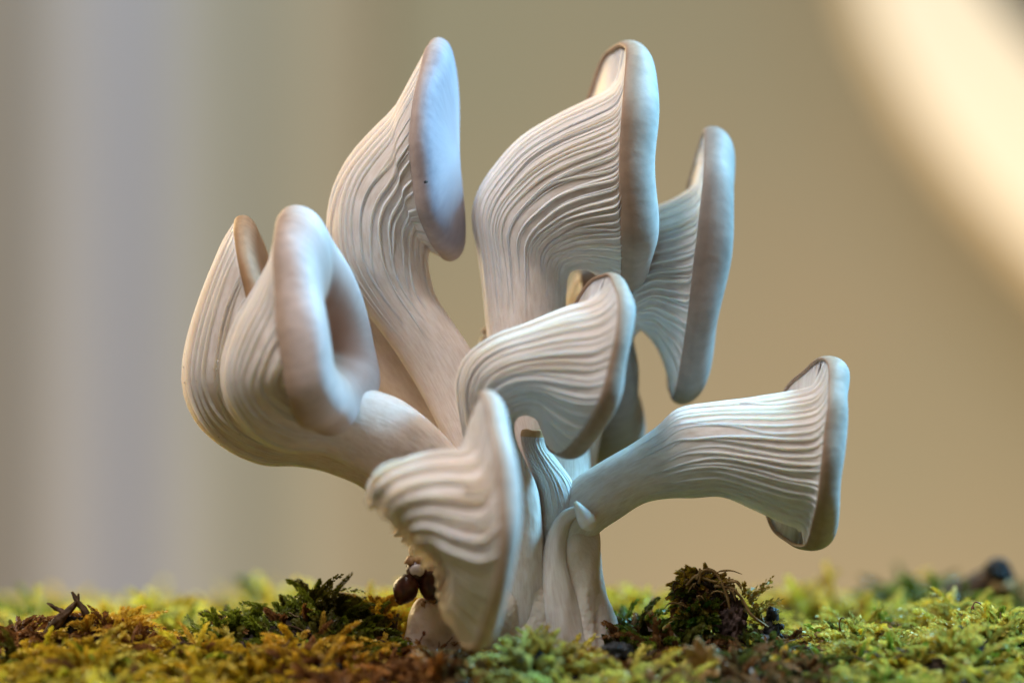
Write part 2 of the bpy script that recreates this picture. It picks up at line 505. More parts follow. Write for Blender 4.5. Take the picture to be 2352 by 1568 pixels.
def mushroom(label, keys, n_gill=40, short=20, gh=14.0, u0=0.45, thick=60.0, prof=CONVEX, cap='cap', seed=0, nu=80, nv=120, lean=(0, 0), ruffle=0.0, rimwave=0.012, pole=(0, 0), dew=0, pinch=0.0, ramp_len=0.60):
    rng = np.random.default_rng(100 + seed)
    root = empty('mushroom', (0, 0, 0), cluster)
    root['label'] = label
    KP = np.array([[C(W(*p)) for p in key_pts(k)] for k in keys])          # n,4,3
    cen = KP.mean(1)
    d = np.r_[0, np.cumsum(np.linalg.norm(np.diff(KP, axis=0), axis=2).mean(1))]
    d /= d[-1]
    t = np.linspace(0, 1, nu)
    K4 = hermite(KP, d, t)
    T_, N_, B_, F_ = K4[:, 0], K4[:, 1], K4[:, 2], K4[:, 3]
    c = (T_ + B_) / 2; A = (T_ - B_) / 2; Bv = (N_ - F_) / 2; K = (N_ + F_) / 2 - c
    ph = rng.uniform(0, 6.28, 8)

    def surf(cv, sv, c2v, v, tt):
        w = 1 + 0.018 * np.sin(3 * v + ph[0] + 4 * tt) + 0.014 * np.sin(5 * v + ph[1] - 6 * tt) + rimwave * tt**3 * np.sin(7 * v + ph[2]) + rimwave * 0.7 * tt**3 * np.sin(11 * v + ph[3])
        return w

    def S(v):
        """v[nu, nv] angles -> points"""
        cv, sv = np.cos(v), np.sin(v)
        sv = sv * (1 - pinch * t[:, None] ** 5 * ((1 + cv) / 2) ** 2)
        w = surf(cv, sv, None, v, t[:, None])[..., None]
        cc = (c + 0.5 * K)[:, None]
        off = A[:, None] * cv[..., None] + Bv[:, None] * sv[..., None] + K[:, None] * (sv * sv - 0.5)[..., None]
        return cc + off * w

    vv = np.linspace(0, 2 * np.pi, nv, endpoint=False)
    P = S(np.repeat(vv[None], nu, 0))
    # ---- rim axis
    ax = np.cross(A[-1], Bv[-1]); ax /= np.linalg.norm(ax)
    ref = c[-1] - c[int(nu * 0.8)]
    if np.dot(ax, ref) < 0: ax = -ax
    # stem + flare
    Pst = np.concatenate([P, np.repeat((c[-1] + 0.5 * K[-1] + (c[int(nu * .93)] - c[-1]) * 1.0)[None, None], nv, 1)], 0)
    Pst = np.concatenate([np.repeat(P[0].mean(0)[None, None], nv, 1), Pst], 0)
    link('stem', grid_mesh('stem', Pst, vscale=3.0), M['stem'], root)
    # cap
    rim = P[-1]; rc = rim.mean(0)
    s_k = np.array(prof)
    tt = np.linspace(0, len(prof) - 1, 46)
    pr = hermite(s_k, np.arange(len(prof), dtype=float), tt)
    pr[:, 0] = np.maximum(pr[:, 0], 0)
    hw = 1 + 0.10 * np.sin(2 * vv + ph[4]) + 0.07 * np.sin(5 * vv + ph[5])
    CP = rc + (rim - rc)[None] * pr[:, 0][:, None, None] + ax * (thick * 1e-4) * (pr[:, 1][:, None] * (1 + (hw[None, :] - 1) * np.clip(pr[:, 0], 0, 1)[:, None]))[..., None]
    CP += (np.array([pole[0], 0, -pole[1]]) * 1e-4) * (np.clip(1 - pr[:, 0], 0, 1) ** 1.3)[:, None, None]
    capo = link('cap', grid_mesh('cap', CP), M[cap], root)
    # ---- gills
    rl = np.linalg.norm(np.diff(np.r_[rim, rim[:1]], axis=0), axis=1)
    cum = np.r_[0, np.cumsum(rl)] / rl.sum()
    vfull = np.r_[vv, 2 * np.pi]
    total = n_gill + short
    fr = (np.arange(n_gill) + rng.uniform(-.34, .34, n_gill)) / n_gill
    fs = (np.arange(short) * max(1, n_gill // max(short, 1)) + 0.5 + rng.uniform(-.15, .15, short)) / n_gill if short else np.zeros(0)
    allv = np.r_[np.interp(fr % 1, cum, vfull), np.interp(fs % 1, cum, vfull)]
    isshort = np.r_[np.zeros(n_gill, bool), np.ones(short, bool)]
    # normals along each line
    e = 0.01
    far_v, far_q, far_uv, nb = [], [], [], 0
    tips = []
    for gi, v0 in enumerate(allv):
        wob = 0.045 * np.sin(t * 7 + rng.uniform(0, 6)) + 0.028 * np.sin(t * 19 + rng.uniform(0, 6))
        wob *= (1 - t) * 1.2 + 0.15
        vl = v0 + wob
        if not isshort[gi] and gi > 0 and rng.uniform() < 0.35:
            k_ = np.clip((u0 + rng.uniform(.12, .42) - t) / 0.12, 0, 1)
            vl = vl + ((allv[gi - 1] - v0 + math.pi) % (2 * math.pi) - math.pi) * 0.85 * k_ * k_ * (3 - 2 * k_)
        p0 = S(vl[:, None])[:, 0]
        pa = S((vl + e)[:, None])[:, 0]; pb = S((vl - e)[:, None])[:, 0]
        tv = (pa - pb); lv = np.linalg.norm(tv, axis=1) / (2 * e); tv /= np.linalg.norm(tv, axis=1)[:, None]
        tu = np.gradient(p0, axis=0)
        nn = np.cross(tu, tv); nn /= np.linalg.norm(nn, axis=1)[:, None] + 1e-12
        sg = np.sign(np.einsum('ij,ij->i', nn, p0 - (c + .5 * K)))
        nn *= np.where(sg == 0, 1, sg)[:, None]
        us = (u0 + rng.uniform(-.07, .09)) if not isshort[gi] else rng.uniform(0.72, 0.84)
        ue = 0.992
        sel = np.linspace(us, ue, 30)
        ip = lambda X: np.stack([np.interp(sel, t, X[:, k]) for k in range(3)], -1)
        p, n_, tv_ = ip(p0), ip(nn), ip(tv)
        spacing = np.interp(sel, t, lv) * (2 * np.pi / n_gill)
        s = (sel - us) / (ue - us)
        h = gh * 1e-4 * np.minimum(1, s / ramp_len) ** 1.2 * (1 - 0.75 * np.clip((s - 0.80) / 0.20, 0, 1) ** 1.5) * (0.55 if isshort[gi] else 1.0)
        h *= 1 + 0.22 * np.sin(s * rng.uniform(9, 20) + rng.uniform(0, 6)) * (1 - s) + rng.uniform(-.5, .25)
        if ruffle: h *= (1.0 if math.cos(v0) > -0.25 else 0.3) * (1 - 0.55 * np.clip((s - .2) / .4, 0, 1)) * (1 + ruffle * np.sin(s * 34 + rng.uniform(0, 6)) * np.exp(-((s - .3) / .25) ** 2))
        h = np.maximum(h, 0)
        wd = np.minimum(spacing * 0.72, 13e-4) * (0.6 if isshort[gi] else 1.0) * np.minimum(1, 0.35 + s / 0.2)
        lean_ = tv_ * (rng.uniform(-.25, .25) * h)[:, None]
        q0 = p - n_ * 3e-4
        ring = np.stack([q0 - tv_ * wd[:, None] * .5, p + n_ * h[:, None] * .45 - tv_ * wd[:, None] * .20 + lean_ * .4,
                         p + n_ * h[:, None] * .9 - tv_ * wd[:, None] * .06 + lean_ * .9, p + n_ * h[:, None] + lean_,
                         p + n_ * h[:, None] * .9 + tv_ * wd[:, None] * .06 + lean_ * .9,
                         p + n_ * h[:, None] * .45 + tv_ * wd[:, None] * .20 + lean_ * .4, q0 + tv_ * wd[:, None] * .5], 1)
        if math.sin(v0) > 0.1: tips += [x for x in ring[8:22, 3]]
        if math.sin(v0) > -0.35:
            link('gill', grid_mesh('gill', ring, closed=False), M['gill'], root)
        else:
            nv_ = 7; nu_ = len(ring)
            i = np.arange(nu_ - 1)[:, None]; j = np.arange(nv_ - 1)[None]
            far_q.append(np.stack([i * nv_ + j, i * nv_ + j + 1, (i + 1) * nv_ + j + 1, (i + 1) * nv_ + j], -1).reshape(-1, 4) + nb)
            far_v.append(ring.reshape(-1, 3)); nb += nu_ * nv_
    if dew:
        dm = bmesh.new()
        for q in rng.choice(len(tips), dew, replace=False):
            bmesh.ops.create_icosphere(dm, subdivisions=2, radius=float(rng.uniform(1.2, 2.6)) * 1e-4, matrix=Matrix.Translation(tips[q]))
        dme = bpy.data.meshes.new('dew'); dm.to_mesh(dme); dm.free()
        dme.polygons.foreach_set('use_smooth', np.ones(len(dme.polygons), dtype=bool))
        link('dew', dme, M['dew'], root)['kind'] = 'stuff'
    if far_v:
        fq = np.concatenate(far_q)
        o = link('gills', mesh_np('gills', np.concatenate(far_v), fq, np.zeros((fq.size, 2))), M['gill'], root)
        o['kind'] = 'stuff'
    return root


# tall left mushroom: lavender cap turned to the right
mushroom('tall mushroom with a narrow lavender-grey cap marked by a black speck',
    [(1130, 1330, 1230, 1320, 30, 55), (1085, 1150, 1200, 1110, 40, 58), (1020, 1005, 1145, 945, 50, 60), (957, 885, 1087, 812, 60, 62), (882, 770, 1037, 735, 70, 75), (815, 680, 998, 675, 80, 90),
     (768, 605, 981, 615, 85, 110), (754, 530, 978, 588, 90, 125), (768, 445, 981, 574, 95, 140, -10), (803, 370, 984, 568, 100, 150, -18), (858, 305, 988, 568, 100, 158, -26), (918, 245, 994, 572, 100, 165, -36, 0, -8, 0), (940, 205, 1000, 576, 100, 168, -44, 0, -14, 0), (990, 94, 1020, 590, 100, 165, -32, 10, -36, 0)],
    n_gill=34, short=8, gh=9, u0=0.58, prof=CONVEX, thick=50, cap='cap_lavender', pole=(26, 30), pinch=0.25, seed=1)
# tall centre mushroom
mushroom('tallest mushroom, broad gills and a cap edge lit cyan',
    [(1185, 1330, 1345, 1330, 70, 80), (1175, 1060, 1360, 1055, 90, 90), (1140, 900, 1330, 890, 100, 92), (1120, 780, 1302, 765, 105, 90), (1107, 655, 1300, 680, 110, 95), (1096, 570, 1302, 636, 115, 105), (1084, 500, 1310, 620, 120, 118),
     (1096, 442, 1325, 613, 120, 128), (1135, 382, 1345, 612, 120, 138), (1195, 316, 1365, 616, 120, 150), (1280, 263, 1384, 624, 120, 160), (1355, 226, 1400, 632, 120, 168, 14, 0, -8, 0), (1412, 190, 1412, 642, 120, 175, 22, 0, -16, 0), (1430, 90, 1420, 655, 120, 185, 50, 0, -44, 0)],
    n_gill=72, short=24, gh=8, u0=0.58, thick=84, cap='cap', seed=2)
# right, further back
mushroom('mushroom with a dark grey-brown cap standing behind the tallest one',
    [(1250, 1300, 1340, 1300, 150, 50), (1265, 1100, 1365, 1100, 180, 52), (1290, 930, 1395, 930, 200, 55), (1330, 790, 1440, 800, 210, 62), (1375, 670, 1470, 752, 215, 85), (1430, 555, 1500, 772, 220, 110),
     (1485, 492, 1515, 790, 220, 125), (1545, 466, 1526, 815, 220, 135), (1590, 438, 1536, 845, 220, 145, 8), (1606, 415, 1540, 868, 220, 152, 14), (1620, 303, 1546, 920, 220, 165, 22, 0, -4, 0)],
    n_gill=50, short=16, gh=8, u0=0.44, thick=76, cap='cap_dark', seed=3)
# centre front
mushroom('mushroom with trumpet gills and brown rim arching over the small pinhead',
    [(1120, 1460, 1262, 1455, -30, 60), (1115, 1300, 1252, 1300, -45, 60), (1095, 1150, 1238, 1130, -70, 60), (1068, 1015, 1190, 1020, -110, 60), (1056, 935, 1181, 978, -130, 65), (1054, 872, 1188, 959, -145, 75),
     (1078, 819, 1205, 951, -155, 88), (1135, 778, 1223, 952, -160, 100), (1215, 747, 1241, 965, -160, 110, 6), (1300, 711, 1257, 1002, -160, 120, 16, 4), (1370, 684, 1270, 1032, -160, 130, 36, 10), (1398, 630, 1277, 1043, -160, 140, 62, 20)],
    n_gill=48, short=12, gh=8, u0=0.46, thick=56, cap='cap', seed=4)
# right horizontal
mushroom('mushroom growing sideways on a long horizontal stem',
    [(1235, 1195, 1310, 1330, 0, 60), (1305, 1108, 1365, 1232, -15, 60), (1380, 1058, 1428, 1185, -25, 62), (1450, 1018, 1482, 1153, -30, 66), (1510, 978, 1542, 1143, -35, 78), (1556, 940, 1592, 1142, -40, 92),
     (1640, 927, 1660, 1139, -45, 100), (1730, 921, 1728, 1163, -50, 108, 4), (1810, 911, 1795, 1196, -50, 118, 12, 0, -4, 0), (1868, 893, 1836, 1216, -50, 128, 26, 0, -10, 0), (1886, 827, 1833, 1262, -50, 145, 72, 0, -38, 0)],
    n_gill=48, short=12, gh=7.5, u0=0.42, thick=66, cap='cap', seed=5)
# front
mushroom('mushroom with ruffled gills hanging over the grain kernels',
    [(1060, 1270, 1120, 1420, -60, 70), (980, 1215, 1050, 1380, -170, 80), (890, 1165, 1038, 1318, -270, 90), (858, 1120, 1034, 1290, -330, 105), (884, 1087, 1038, 1318, -360, 120), (940, 1060, 1036, 1350, -370, 135, 8), (1010, 1046, 1022, 1392, -375, 150, 22),
     (1062, 1042, 1036, 1425, -380, 165, 40), (1086, 1022, 1046, 1444, -380, 172, 50), (1106, 903, 1072, 1488, -380, 190, 54, 4, 16, 0)],
    n_gill=42, short=8, gh=28, u0=0.24, ramp_len=0.14, thick=52, cap='cap_pale', seed=6, ruffle=0.5, pinch=0.4)
# left front, folded funnel
mushroom('mushroom with a folded funnel cap hollowed by a pinkish pit',
    [(1010, 1340, 1130, 1160, -10, 70), (925, 1135, 1035, 1015, -50, 68), (838, 1092, 932, 925, -90, 75), (745, 1045, 842, 890, -120, 80), (650, 1037, 790, 872, -140, 90), (572, 992, 755, 872, -150, 105),
     (522, 920, 735, 888, -160, 120), (513, 845, 725, 908, -165, 132), (545, 745, 720, 932, -170, 145), (598, 652, 726, 958, -175, 150, -20, 0, 8, 0), (628, 590, 734, 975, -180, 160, -46, 0, 14, 10), (650, 489, 742, 1000, -185, 170, -88, 0, 32, 50)],
    n_gill=36, short=6, gh=9, u0=0.50, thick=74, prof=PIT, cap='cap_funnel', seed=7, pinch=0.55, pole=(34, 30))
# far left
mushroom('mushroom with drooping wavy gills and a thin tan rim beside the folded cap',
    [(1000, 1350, 1110, 1210, 60, 60), (850, 1135, 965, 1020, 60, 66), (760, 1086, 855, 960, 55, 72), (680, 1068, 775, 940, 50, 80), (600, 1062, 720, 905, 45, 95), (520, 1026, 690, 885, 40, 110),
     (456, 965, 672, 872, 35, 125), (426, 880, 657, 870, 30, 140), (436, 780, 648, 876, 30, 150), (470, 672, 642, 888, 30, 158, -8), (512, 565, 642, 905, 30, 162, -16), (543, 503, 652, 925, 30, 168, -22)],
    n_gill=36, short=6, gh=11, u0=0.48, thick=40, cap='cap_tan', seed=8, dew=60)
# pale one behind the left pair
mushroom('pale yellowish mushroom mostly hidden behind the tall lavender one',
    [(1050, 1200, 1160, 1120, 180, 60), (1000, 1045, 1120, 960, 200, 64), (905, 955, 1025, 845, 210, 66), (825, 860, 955, 755, 220, 68), (772, 760, 905, 665, 225, 72), (742, 665, 885, 605, 230, 80), (738, 598, 880, 575, 235, 90), (752, 580, 890, 545, 240, 105), (790, 540, 900, 530, 245, 115)],
    n_gill=26, short=0, gh=9, u0=0.6, thick=30, cap='cap_pale', seed=9, nv=90)
# behind the centre
mushroom('mushroom at the back, its smooth blue-grey cap seen beside the trumpet gills',
    [(1230, 1250, 1320, 1250, 260, 50), (1250, 1100, 1340, 1090, 290, 52), (1250, 950, 1335, 960, 310, 60), (1262, 800, 1335, 900, 320, 75), (1300, 700, 1345, 960, 330, 90), (1338, 608, 1368, 1055, 330, 130, 10)],
    n_gill=26, short=0, gh=9, u0=0.5, thick=112, cap='cap_dark', seed=10, nv=90)
# little bump behind the centre stem
mushroom('tiny cream mushroom peeping from behind the tallest stem',
    [(1150, 1000, 1200, 1000, 230, 26), (1135, 900, 1180, 900, 230, 22), (1112, 815, 1150, 800, 230, 18), (1102, 790, 1140, 770, 230, 18), (1108, 768, 1142, 755, 230, 20)],
    n_gill=14, short=0, gh=4, u0=0.7, thick=14, cap='cap_pale', seed=11, nv=48)
# pinhead
pin = mushroom('small pinhead with a flat tan cap and ribbed stalk',
    [(1245, 1300, 1340, 1300, -20, 40), (1240, 1200, 1335, 1190, -25, 45), (1236, 1130, 1315, 1110, -30, 40), (1222, 1080, 1282, 1065, -30, 32), (1204, 1035, 1255, 1030, -30, 26), (1197, 1012, 1249, 1014, -30, 24), (1195, 1000, 1250, 1004, -30, 26)],
    n_gill=26, short=0, gh=3.5, u0=0.35, thick=15, cap='pin', seed=12, nv=60)

# bud on a bent stalk
bud = empty('mushroom', (0, 0, 0), cluster)
bud['label'] = 'drop shaped white bud on a bent stalk'
tube('stem', [C(W(*p)) for p in [(1300, 1480, -40), (1285, 1380, -55), (1275, 1290, -62), (1280, 1225, -68), (1302, 1185, -76), (1332, 1172, -84)]],
     [62e-4, 40e-4, 28e-4, 22e-4, 17e-4, 12e-4], M['stem'], bud, nu=40, nv=32, wob=0.05)
bp_ = [(1322, 1152, -92), (1328, 1162, -92), (1336, 1176, -92), (1346, 1192, -92), (1353, 1203, -92), (1358, 1212, -92), (1361, 1217, -92)]
tube('cap', [C(W(*p)) for p in bp_], [3e-4, 9e-4, 15e-4, 20.5e-4, 20e-4, 13e-4, 4e-4], M['gill'], bud, nu=30, nv=28)

# fused foot
parts = []
def foot(pts, rads, seed=0, wob=0.06):
    parts.append(tube_pts([C(W(*p)) for p in pts], np.array(rads) * 1e-4, nu=30, nv=28, wob=wob, seed=seed))
foot([(1130, 1130, 40), (1120, 1300, 20), (1110, 1400, 10), (1100, 1500, 10)], [70, 110, 125, 130], 1)
foot([(1210, 1150, 0), (1200, 1300, -10), (1195, 1400, -10), (1190, 1500, -10)], [45, 75, 85, 95], 2)
foot([(1300, 1150, 0), (1318, 1250, -5), (1320, 1350, 0), (1330, 1420, 5), (1340, 1510, 5)], [48, 62, 66, 72, 90], 3)
foot([(1345, 1240, 10), (1352, 1330, 15), (1362, 1400, 15), (1378, 1470, 15)], [30, 36, 40, 52], 4)
foot([(1268, 1290, -40), (1262, 1370, -50), (1258, 1430, -52), (1255, 1510, -52)], [14, 22, 30, 44], 10)
foot([(1330, 1300, -50), (1338, 1370, -52), (1345, 1440, -50), (1350, 1510, -50)], [10, 18, 24, 40], 11)
foot([(1372, 1340, 5), (1382, 1390, 5), (1395, 1450, 0)], [16, 20, 32], 5, .1)
foot([(1020, 1200, 40), (1000, 1255, 20), (960, 1262, 0), (945, 1262, -10)], [50, 44, 34, 14], 7)
foot([(1000, 1385, -60), (985, 1420, -60), (985, 1460, -60), (990, 1510, -55)], [36, 50, 52, 55], 8)
foot([(1080, 1360, -20), (1040, 1400, -40), (1010, 1440, -50), (1000, 1500, -50)], [60, 60, 50, 50], 9)
V_, Q_, n0 = [], [], 0
for P in parts:
    nu_, nv_ = P.shape[:2]
    i = np.arange(nu_ - 1)[:, None]; j = np.arange(nv_)[None]
    Q_.append(np.stack([i * nv_ + j, i * nv_ + (j + 1) % nv_, (i + 1) * nv_ + (j + 1) % nv_, (i + 1) * nv_ + j], -1).reshape(-1, 4) + n0)
    V_.append(P.reshape(-1, 3)); n0 += nu_ * nv_
fq = np.concatenate(Q_)
fo = link('foot', mesh_np('foot', np.concatenate(V_), fq, np.zeros((fq.size, 2))), M['base'], cluster)
md = fo.modifiers.new('fuse', 'REMESH'); md.mode = 'VOXEL'; md.voxel_size = 0.0005; md.use_smooth_shade = True
sm = fo.modifiers.new('soften', 'SMOOTH'); sm.iterations = 4; sm.factor = 0.5

# black speck on the lavender cap
sp = link('speck', blob_mesh('speck', C(W(979, 418, -88)), (5e-4, 4e-4, 4e-4), .4, 900, 3, 2), M['char'], cluster)

# ------------------------------------------------------------------ grain kernels in the foot's cavity
def kernel(px, py, dep, r, ang, label, opened=False, seed=0):
    rot = Matrix.Rotation(R(ang), 4, 'Y').to_quaternion()
    loc = W(px, py, dep)
    root = empty('grain_kernel', loc)
    tag(root, label, 'grain', 'grain kernels lodged in the mushroom foot')
    r *= 1e-4
    shell = link('hull', blob_mesh('hull', (0, 0, 0), (r * .84, r * .84, r * 1.08), .10, 260, seed, 4, rot), M['kernel'], root)
    if opened:
        link('starch_face', blob_mesh('starch_face', (r * .05, -r * .62, r * .1), (r * .60, r * .26, r * .54), .06, 300, seed, 4), M['kernel_white'], root)
    else:
        link('germ_tip', blob_mesh('germ_tip', rot @ Vector((0, 0, -r * .95)), (r * .3, r * .3, r * .25), .2, 500, seed, 3, rot), M['kernel'], root)
    return root
kernel(932, 1352, -95, 33, 25, 'dark reddish-brown grain kernel sticking out of the foot over the moss', seed=1)
kernel(957, 1312, -85, 27, 0, 'split grain kernel showing its white starchy face', True, seed=2)
kernel(992, 1345, -80, 34, -20, 'blackish grain kernel half hidden by the ruffled gills', seed=3)
hk = empty('grain_husk', W(950, 1290, -60))
tag(hk, 'papery tan husk scraps stuck above the split grain kernel', 'husk')
for k, (px, py, dx, dy, w_) in enumerate([(938, 1280, 14, 22, 14), (962, 1275, -4, 30, 12), (972, 1380, 4, 26, 9), (985, 1365, 14, 18, 10)]):
    pts = [W(px + dx * s - 0.0, py + dy * s, -78 - 10 * math.sin(s * 3)) - W(950, 1290, -60) for s in (0, .35, .7, 1)]
    tube('scrap', pts, [w_ * .4e-4, w_ * 1e-4, w_ * .9e-4, w_ * .3e-4], M['husk'], hk, nu=12, nv=8, wob=.3, seed=k)

# ------------------------------------------------------------------ moss
def leaves(base, axis, L, nleaf, curl, size, wid, rng, droop=None):
    """vectorised moss sprigs: base[S,3], axis[S,3], L[S], curl dir[S,3] -> verts, quads"""
    S = len(base)
    s = np.linspace(0.06, 1, nleaf)[None, :, None]
    ax = axis[:, None]; cu = curl[:, None]
    Ls = L[:, None, None]
    bend = (droop if droop is not None else np.full(S, .8))[:, None, None]
    pos = base[:, None] + Ls * (s * ax + bend * (s**2) * cu - bend * 0.55 * (s**3) * np.array([0, 0, 1.0]))
    tg = ax + 2 * bend * s * cu - bend * 1.65 * s**2 * np.array([0, 0, 1.0])
    tg = tg / np.linalg.norm(tg, axis=2, keepdims=True)
    rnd = rng.normal(size=(S, 1, 3))
    a = np.cross(tg, rnd + 0 * tg); a /= np.linalg.norm(a, axis=2, keepdims=True)
    b_ = np.cross(tg, a)
    az = (np.arange(nleaf) * 2.4)[None, :, None] + rng.uniform(0, 6.28, (S, 1, 1)) + rng.normal(0, .25, (S, nleaf, 1))
    outw = np.cos(az) * a + np.sin(az) * b_
    dirv = outw * 0.72 + tg * 0.85 + rng.normal(0, .12, (S, nleaf, 3))
    dirv /= np.linalg.norm(dirv, axis=2, keepdims=True)
    side = np.cross(tg, outw)
    l = size[:, None, None] * (0.55 + 0.75 * np.sin(np.pi * np.clip(s * .8 + .12, 0, 1))) * rng.uniform(.75, 1.2, (S, nleaf, 1))
    w = l * wid
    tip = pos + dirv * l - outw * l * 0.34 + tg * l * .1
    mid = pos + dirv * l * .45
    lf = mid + side * w + outw * l * .10 * 0 
    rt = mid - side * w
    V = np.stack([pos, lf, tip, rt], 2)             # S,n,4,3
    return V


def moss_object(name, label, pts, cols, rng, kind='stuff', parent=None, size=1.0, upright=0.5, nleaf=34, normal=None, cat='moss', droopy=1.0, length=1.0):
    S = len(pts)
    base = np.array(pts)
    up = np.array([0, 0, 1.0]) if normal is None else np.array(normal)
    ang = rng.uniform(0, 6.28, S)
    lat = np.stack([np.cos(ang), np.sin(ang), 0 * ang], -1)
    axis = up * (upright + rng.uniform(.3, .6, S))[:, None] + lat * rng.uniform(.1, .7, S)[:, None]
    axis /= np.linalg.norm(axis, axis=1)[:, None]
    L = rng.uniform(.0045, .0112, S) * length * (1 + 0.3 * np.sin(base[:, 0] * 260 + 1.4 * np.sin(base[:, 1] * 230)))
    sz = rng.uniform(.0014, .0022, S) * size
    V = leaves(base, axis, L, nleaf, lat, sz, 0.30, rng, rng.uniform(.1, 1.0, S) * droopy)
    n = S * nleaf
    q = (np.arange(n) * 4)[:, None] + np.arange(4)[None]
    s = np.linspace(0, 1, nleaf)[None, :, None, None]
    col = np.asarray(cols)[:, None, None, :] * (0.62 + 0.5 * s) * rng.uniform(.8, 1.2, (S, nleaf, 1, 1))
    col = np.broadcast_to(col, (S, nleaf, 4, 3)).reshape(-1, 3)
    me = mesh_np(name, V, q, None, col, smooth=False)
    o = link(name, me, M['moss'], parent)
    if label: tag(o, label, cat)
    tag(o, kind=kind)
    return o


GREEN = np.array([0.15, 0.19, 0.018]); BRIGHT = np.array([0.50, 0.42, 0.08]); YEL = np.array([0.58, 0.43, 0.04])
GOLD = np.array([0.54, 0.36, 0.045]); BROWN = np.array([0.22, 0.105, 0.036]); DARK = np.array([0.085, 0.085, 0.014]); RUST = np.array([0.36, 0.18, 0.05])
# px, dep, spread px, spread dep, [(colour, weight)]
ZONES = [
    (720, 60, 170, 130, [(DARK, 4), (GREEN, 3), (BROWN, 1.2), (GOLD, .5)]),
    (900, 160, 70, 90, [(YEL, 3), (GOLD, 3)]),
    (230, -40, 150, 100, [(YEL, 1.5), (GOLD, 3), (BROWN, 3)]),
    (40, 0, 80, 90, [(BROWN, 3), (DARK, 2)]),
    (200, -190, 260, 120, [(GREEN * 1.6, 2), (BRIGHT, 3), (YEL, 3), (GOLD, .8), (BROWN, .8)]),
    (480, -160, 160, 100, [(GREEN * 1.5, 2), (BRIGHT, 3), (YEL, 3), (GOLD, .8), (BROWN, .8)]),
    (760, -150, 120, 80, [(BROWN, 3), (GOLD, 2), (YEL, 2), (GREEN * 1.4, 1)]),
    (980, -190, 140, 130, [(RUST, 4), (BROWN, 3), (GOLD, 1)]),
    (1250, -230, 150, 160, [(np.array([.62, .42, .09]), 3), (np.array([.60, .47, .15]), 3)]),
    (1420, 30, 110, 120, [(BROWN, 3), (GREEN, 2), (DARK, 1)]),
    (1480, -220, 130, 110, [(BRIGHT, 3), (BROWN, 1.5), (YEL, 1)]),
    (1750, -150, 150, 150, [(BROWN, 4), (DARK, 1.5), (GOLD, 1), (GREEN, 1)]),
    (2180, 120, 230, 250, [(GREEN * 1.3, 1.5), (BRIGHT * .9, 4), (YEL * .9, 1.5), (BROWN, .6)]),
    (2200, -160, 250, 150, [(GREEN * 1.3, 2), (BRIGHT * .9, 4), (YEL * .8, 1.5), (BROWN, 1)]),
    (300, 700, 300, 350, [(YEL, 3), (BRIGHT, 2), (GREEN, 2)]),
    (1000, 800, 250, 350, [(YEL, 3), (GOLD, 2)]),
    (1450, 850, 150, 350, [(BRIGHT, 2), (YEL, 2), (GREEN, 1)]),
    (1800, 850, 220, 350, [(GOLD, 4), (YEL, 2), (BROWN, 1.5)]),
    (2150, 900, 130, 300, [(GREEN, 3), (DARK, 3), (BROWN, 1)]),
]


def zone_cols(x, y, rng):
    D = y + FOCUS
    px = x / (D * PX) + 1176
    dep = (D - FOCUS) * 1e4
    Wt = np.stack([np.exp(-((px - z[0]) / z[2]) ** 2 - ((dep - z[1]) / z[3]) ** 2) for z in ZONES], 1) + 1e-9
    # soft clumps: perturb the weights with a low frequency field
    cl = 1 + 0.6 * np.sin(x[:, None] * 260 + np.arange(len(ZONES))[None] * 2.1) * np.sin(y[:, None] * 220 + np.arange(len(ZONES))[None])
    Wt *= np.maximum(cl, .1)
    zi = Wt.argmax(1)
    out = np.zeros((len(x), 3))
    pick = rng.uniform(size=len(x))
    # clumpy choice inside a zone
    fld = 0.5 + 0.5 * np.sin(x * 230 + 2 * np.sin(y * 190)) * np.sin(y * 240 + 1.5 * np.sin(x * 210))
    pick = np.clip(0.35 * pick + 0.65 * fld, 0, .9999)
    for k, z in enumerate(ZONES):
        sel = zi == k
        if not sel.any(): continue
        w = np.array([c[1] for c in z[4]]); cum = np.cumsum(w / w.sum())
        idx = np.searchsorted(cum, pick[sel])
        cols = np.array([c[0] for c in z[4]])
        out[sel] = cols[np.minimum(idx, len(cols) - 1)]
    return np.minimum(out * rng.uniform(.9, 1.75, (len(x), 1)), .8)


def scatter(n, y0, y1, rng):
    y = rng.uniform(y0, y1, n)
    half = (y + FOCUS) * 0.18 * 1.22 + 0.004
    x = rng.uniform(-1, 1, n) * half
    gap = np.sin(x * 310 + 2.2 * np.sin(y * 170)) * np.sin(y * 290 + 1.9 * np.sin(x * 210 + 1)) + rng.normal(0, .18, n)
    keep = (gap > -0.55) & ~(((x - 0.004) / 0.021) ** 2 + ((y - 0.004) / 0.016) ** 2 < 1)
    return x[keep], y[keep]


rng = np.random.default_rng(5)
for (nm, lab, n, y0, y1, size, nleaf, ln) in [
        ('moss', 'green and golden feathery moss carpeting the ground around the mushrooms', 10500, -0.040, 0.050, 0.80, 42, 0.85),
        ('moss', 'yellow-green moss on the slope before the ruffled mushroom', 1000, -0.09, -0.040, 0.95, 40, 1.0),
        ('moss', 'golden moss on the ground beyond the mushrooms', 4200, 0.050, 0.19, 1.25, 28, 1.15)]:
    x, y = scatter(n, y0, y1, rng)
    z = ground_z(x, y) - 0.001
    moss_object(nm, lab, np.stack([x, y, z], -1), zone_cols(x, y, rng), rng, size=size, nleaf=nleaf, length=ln)

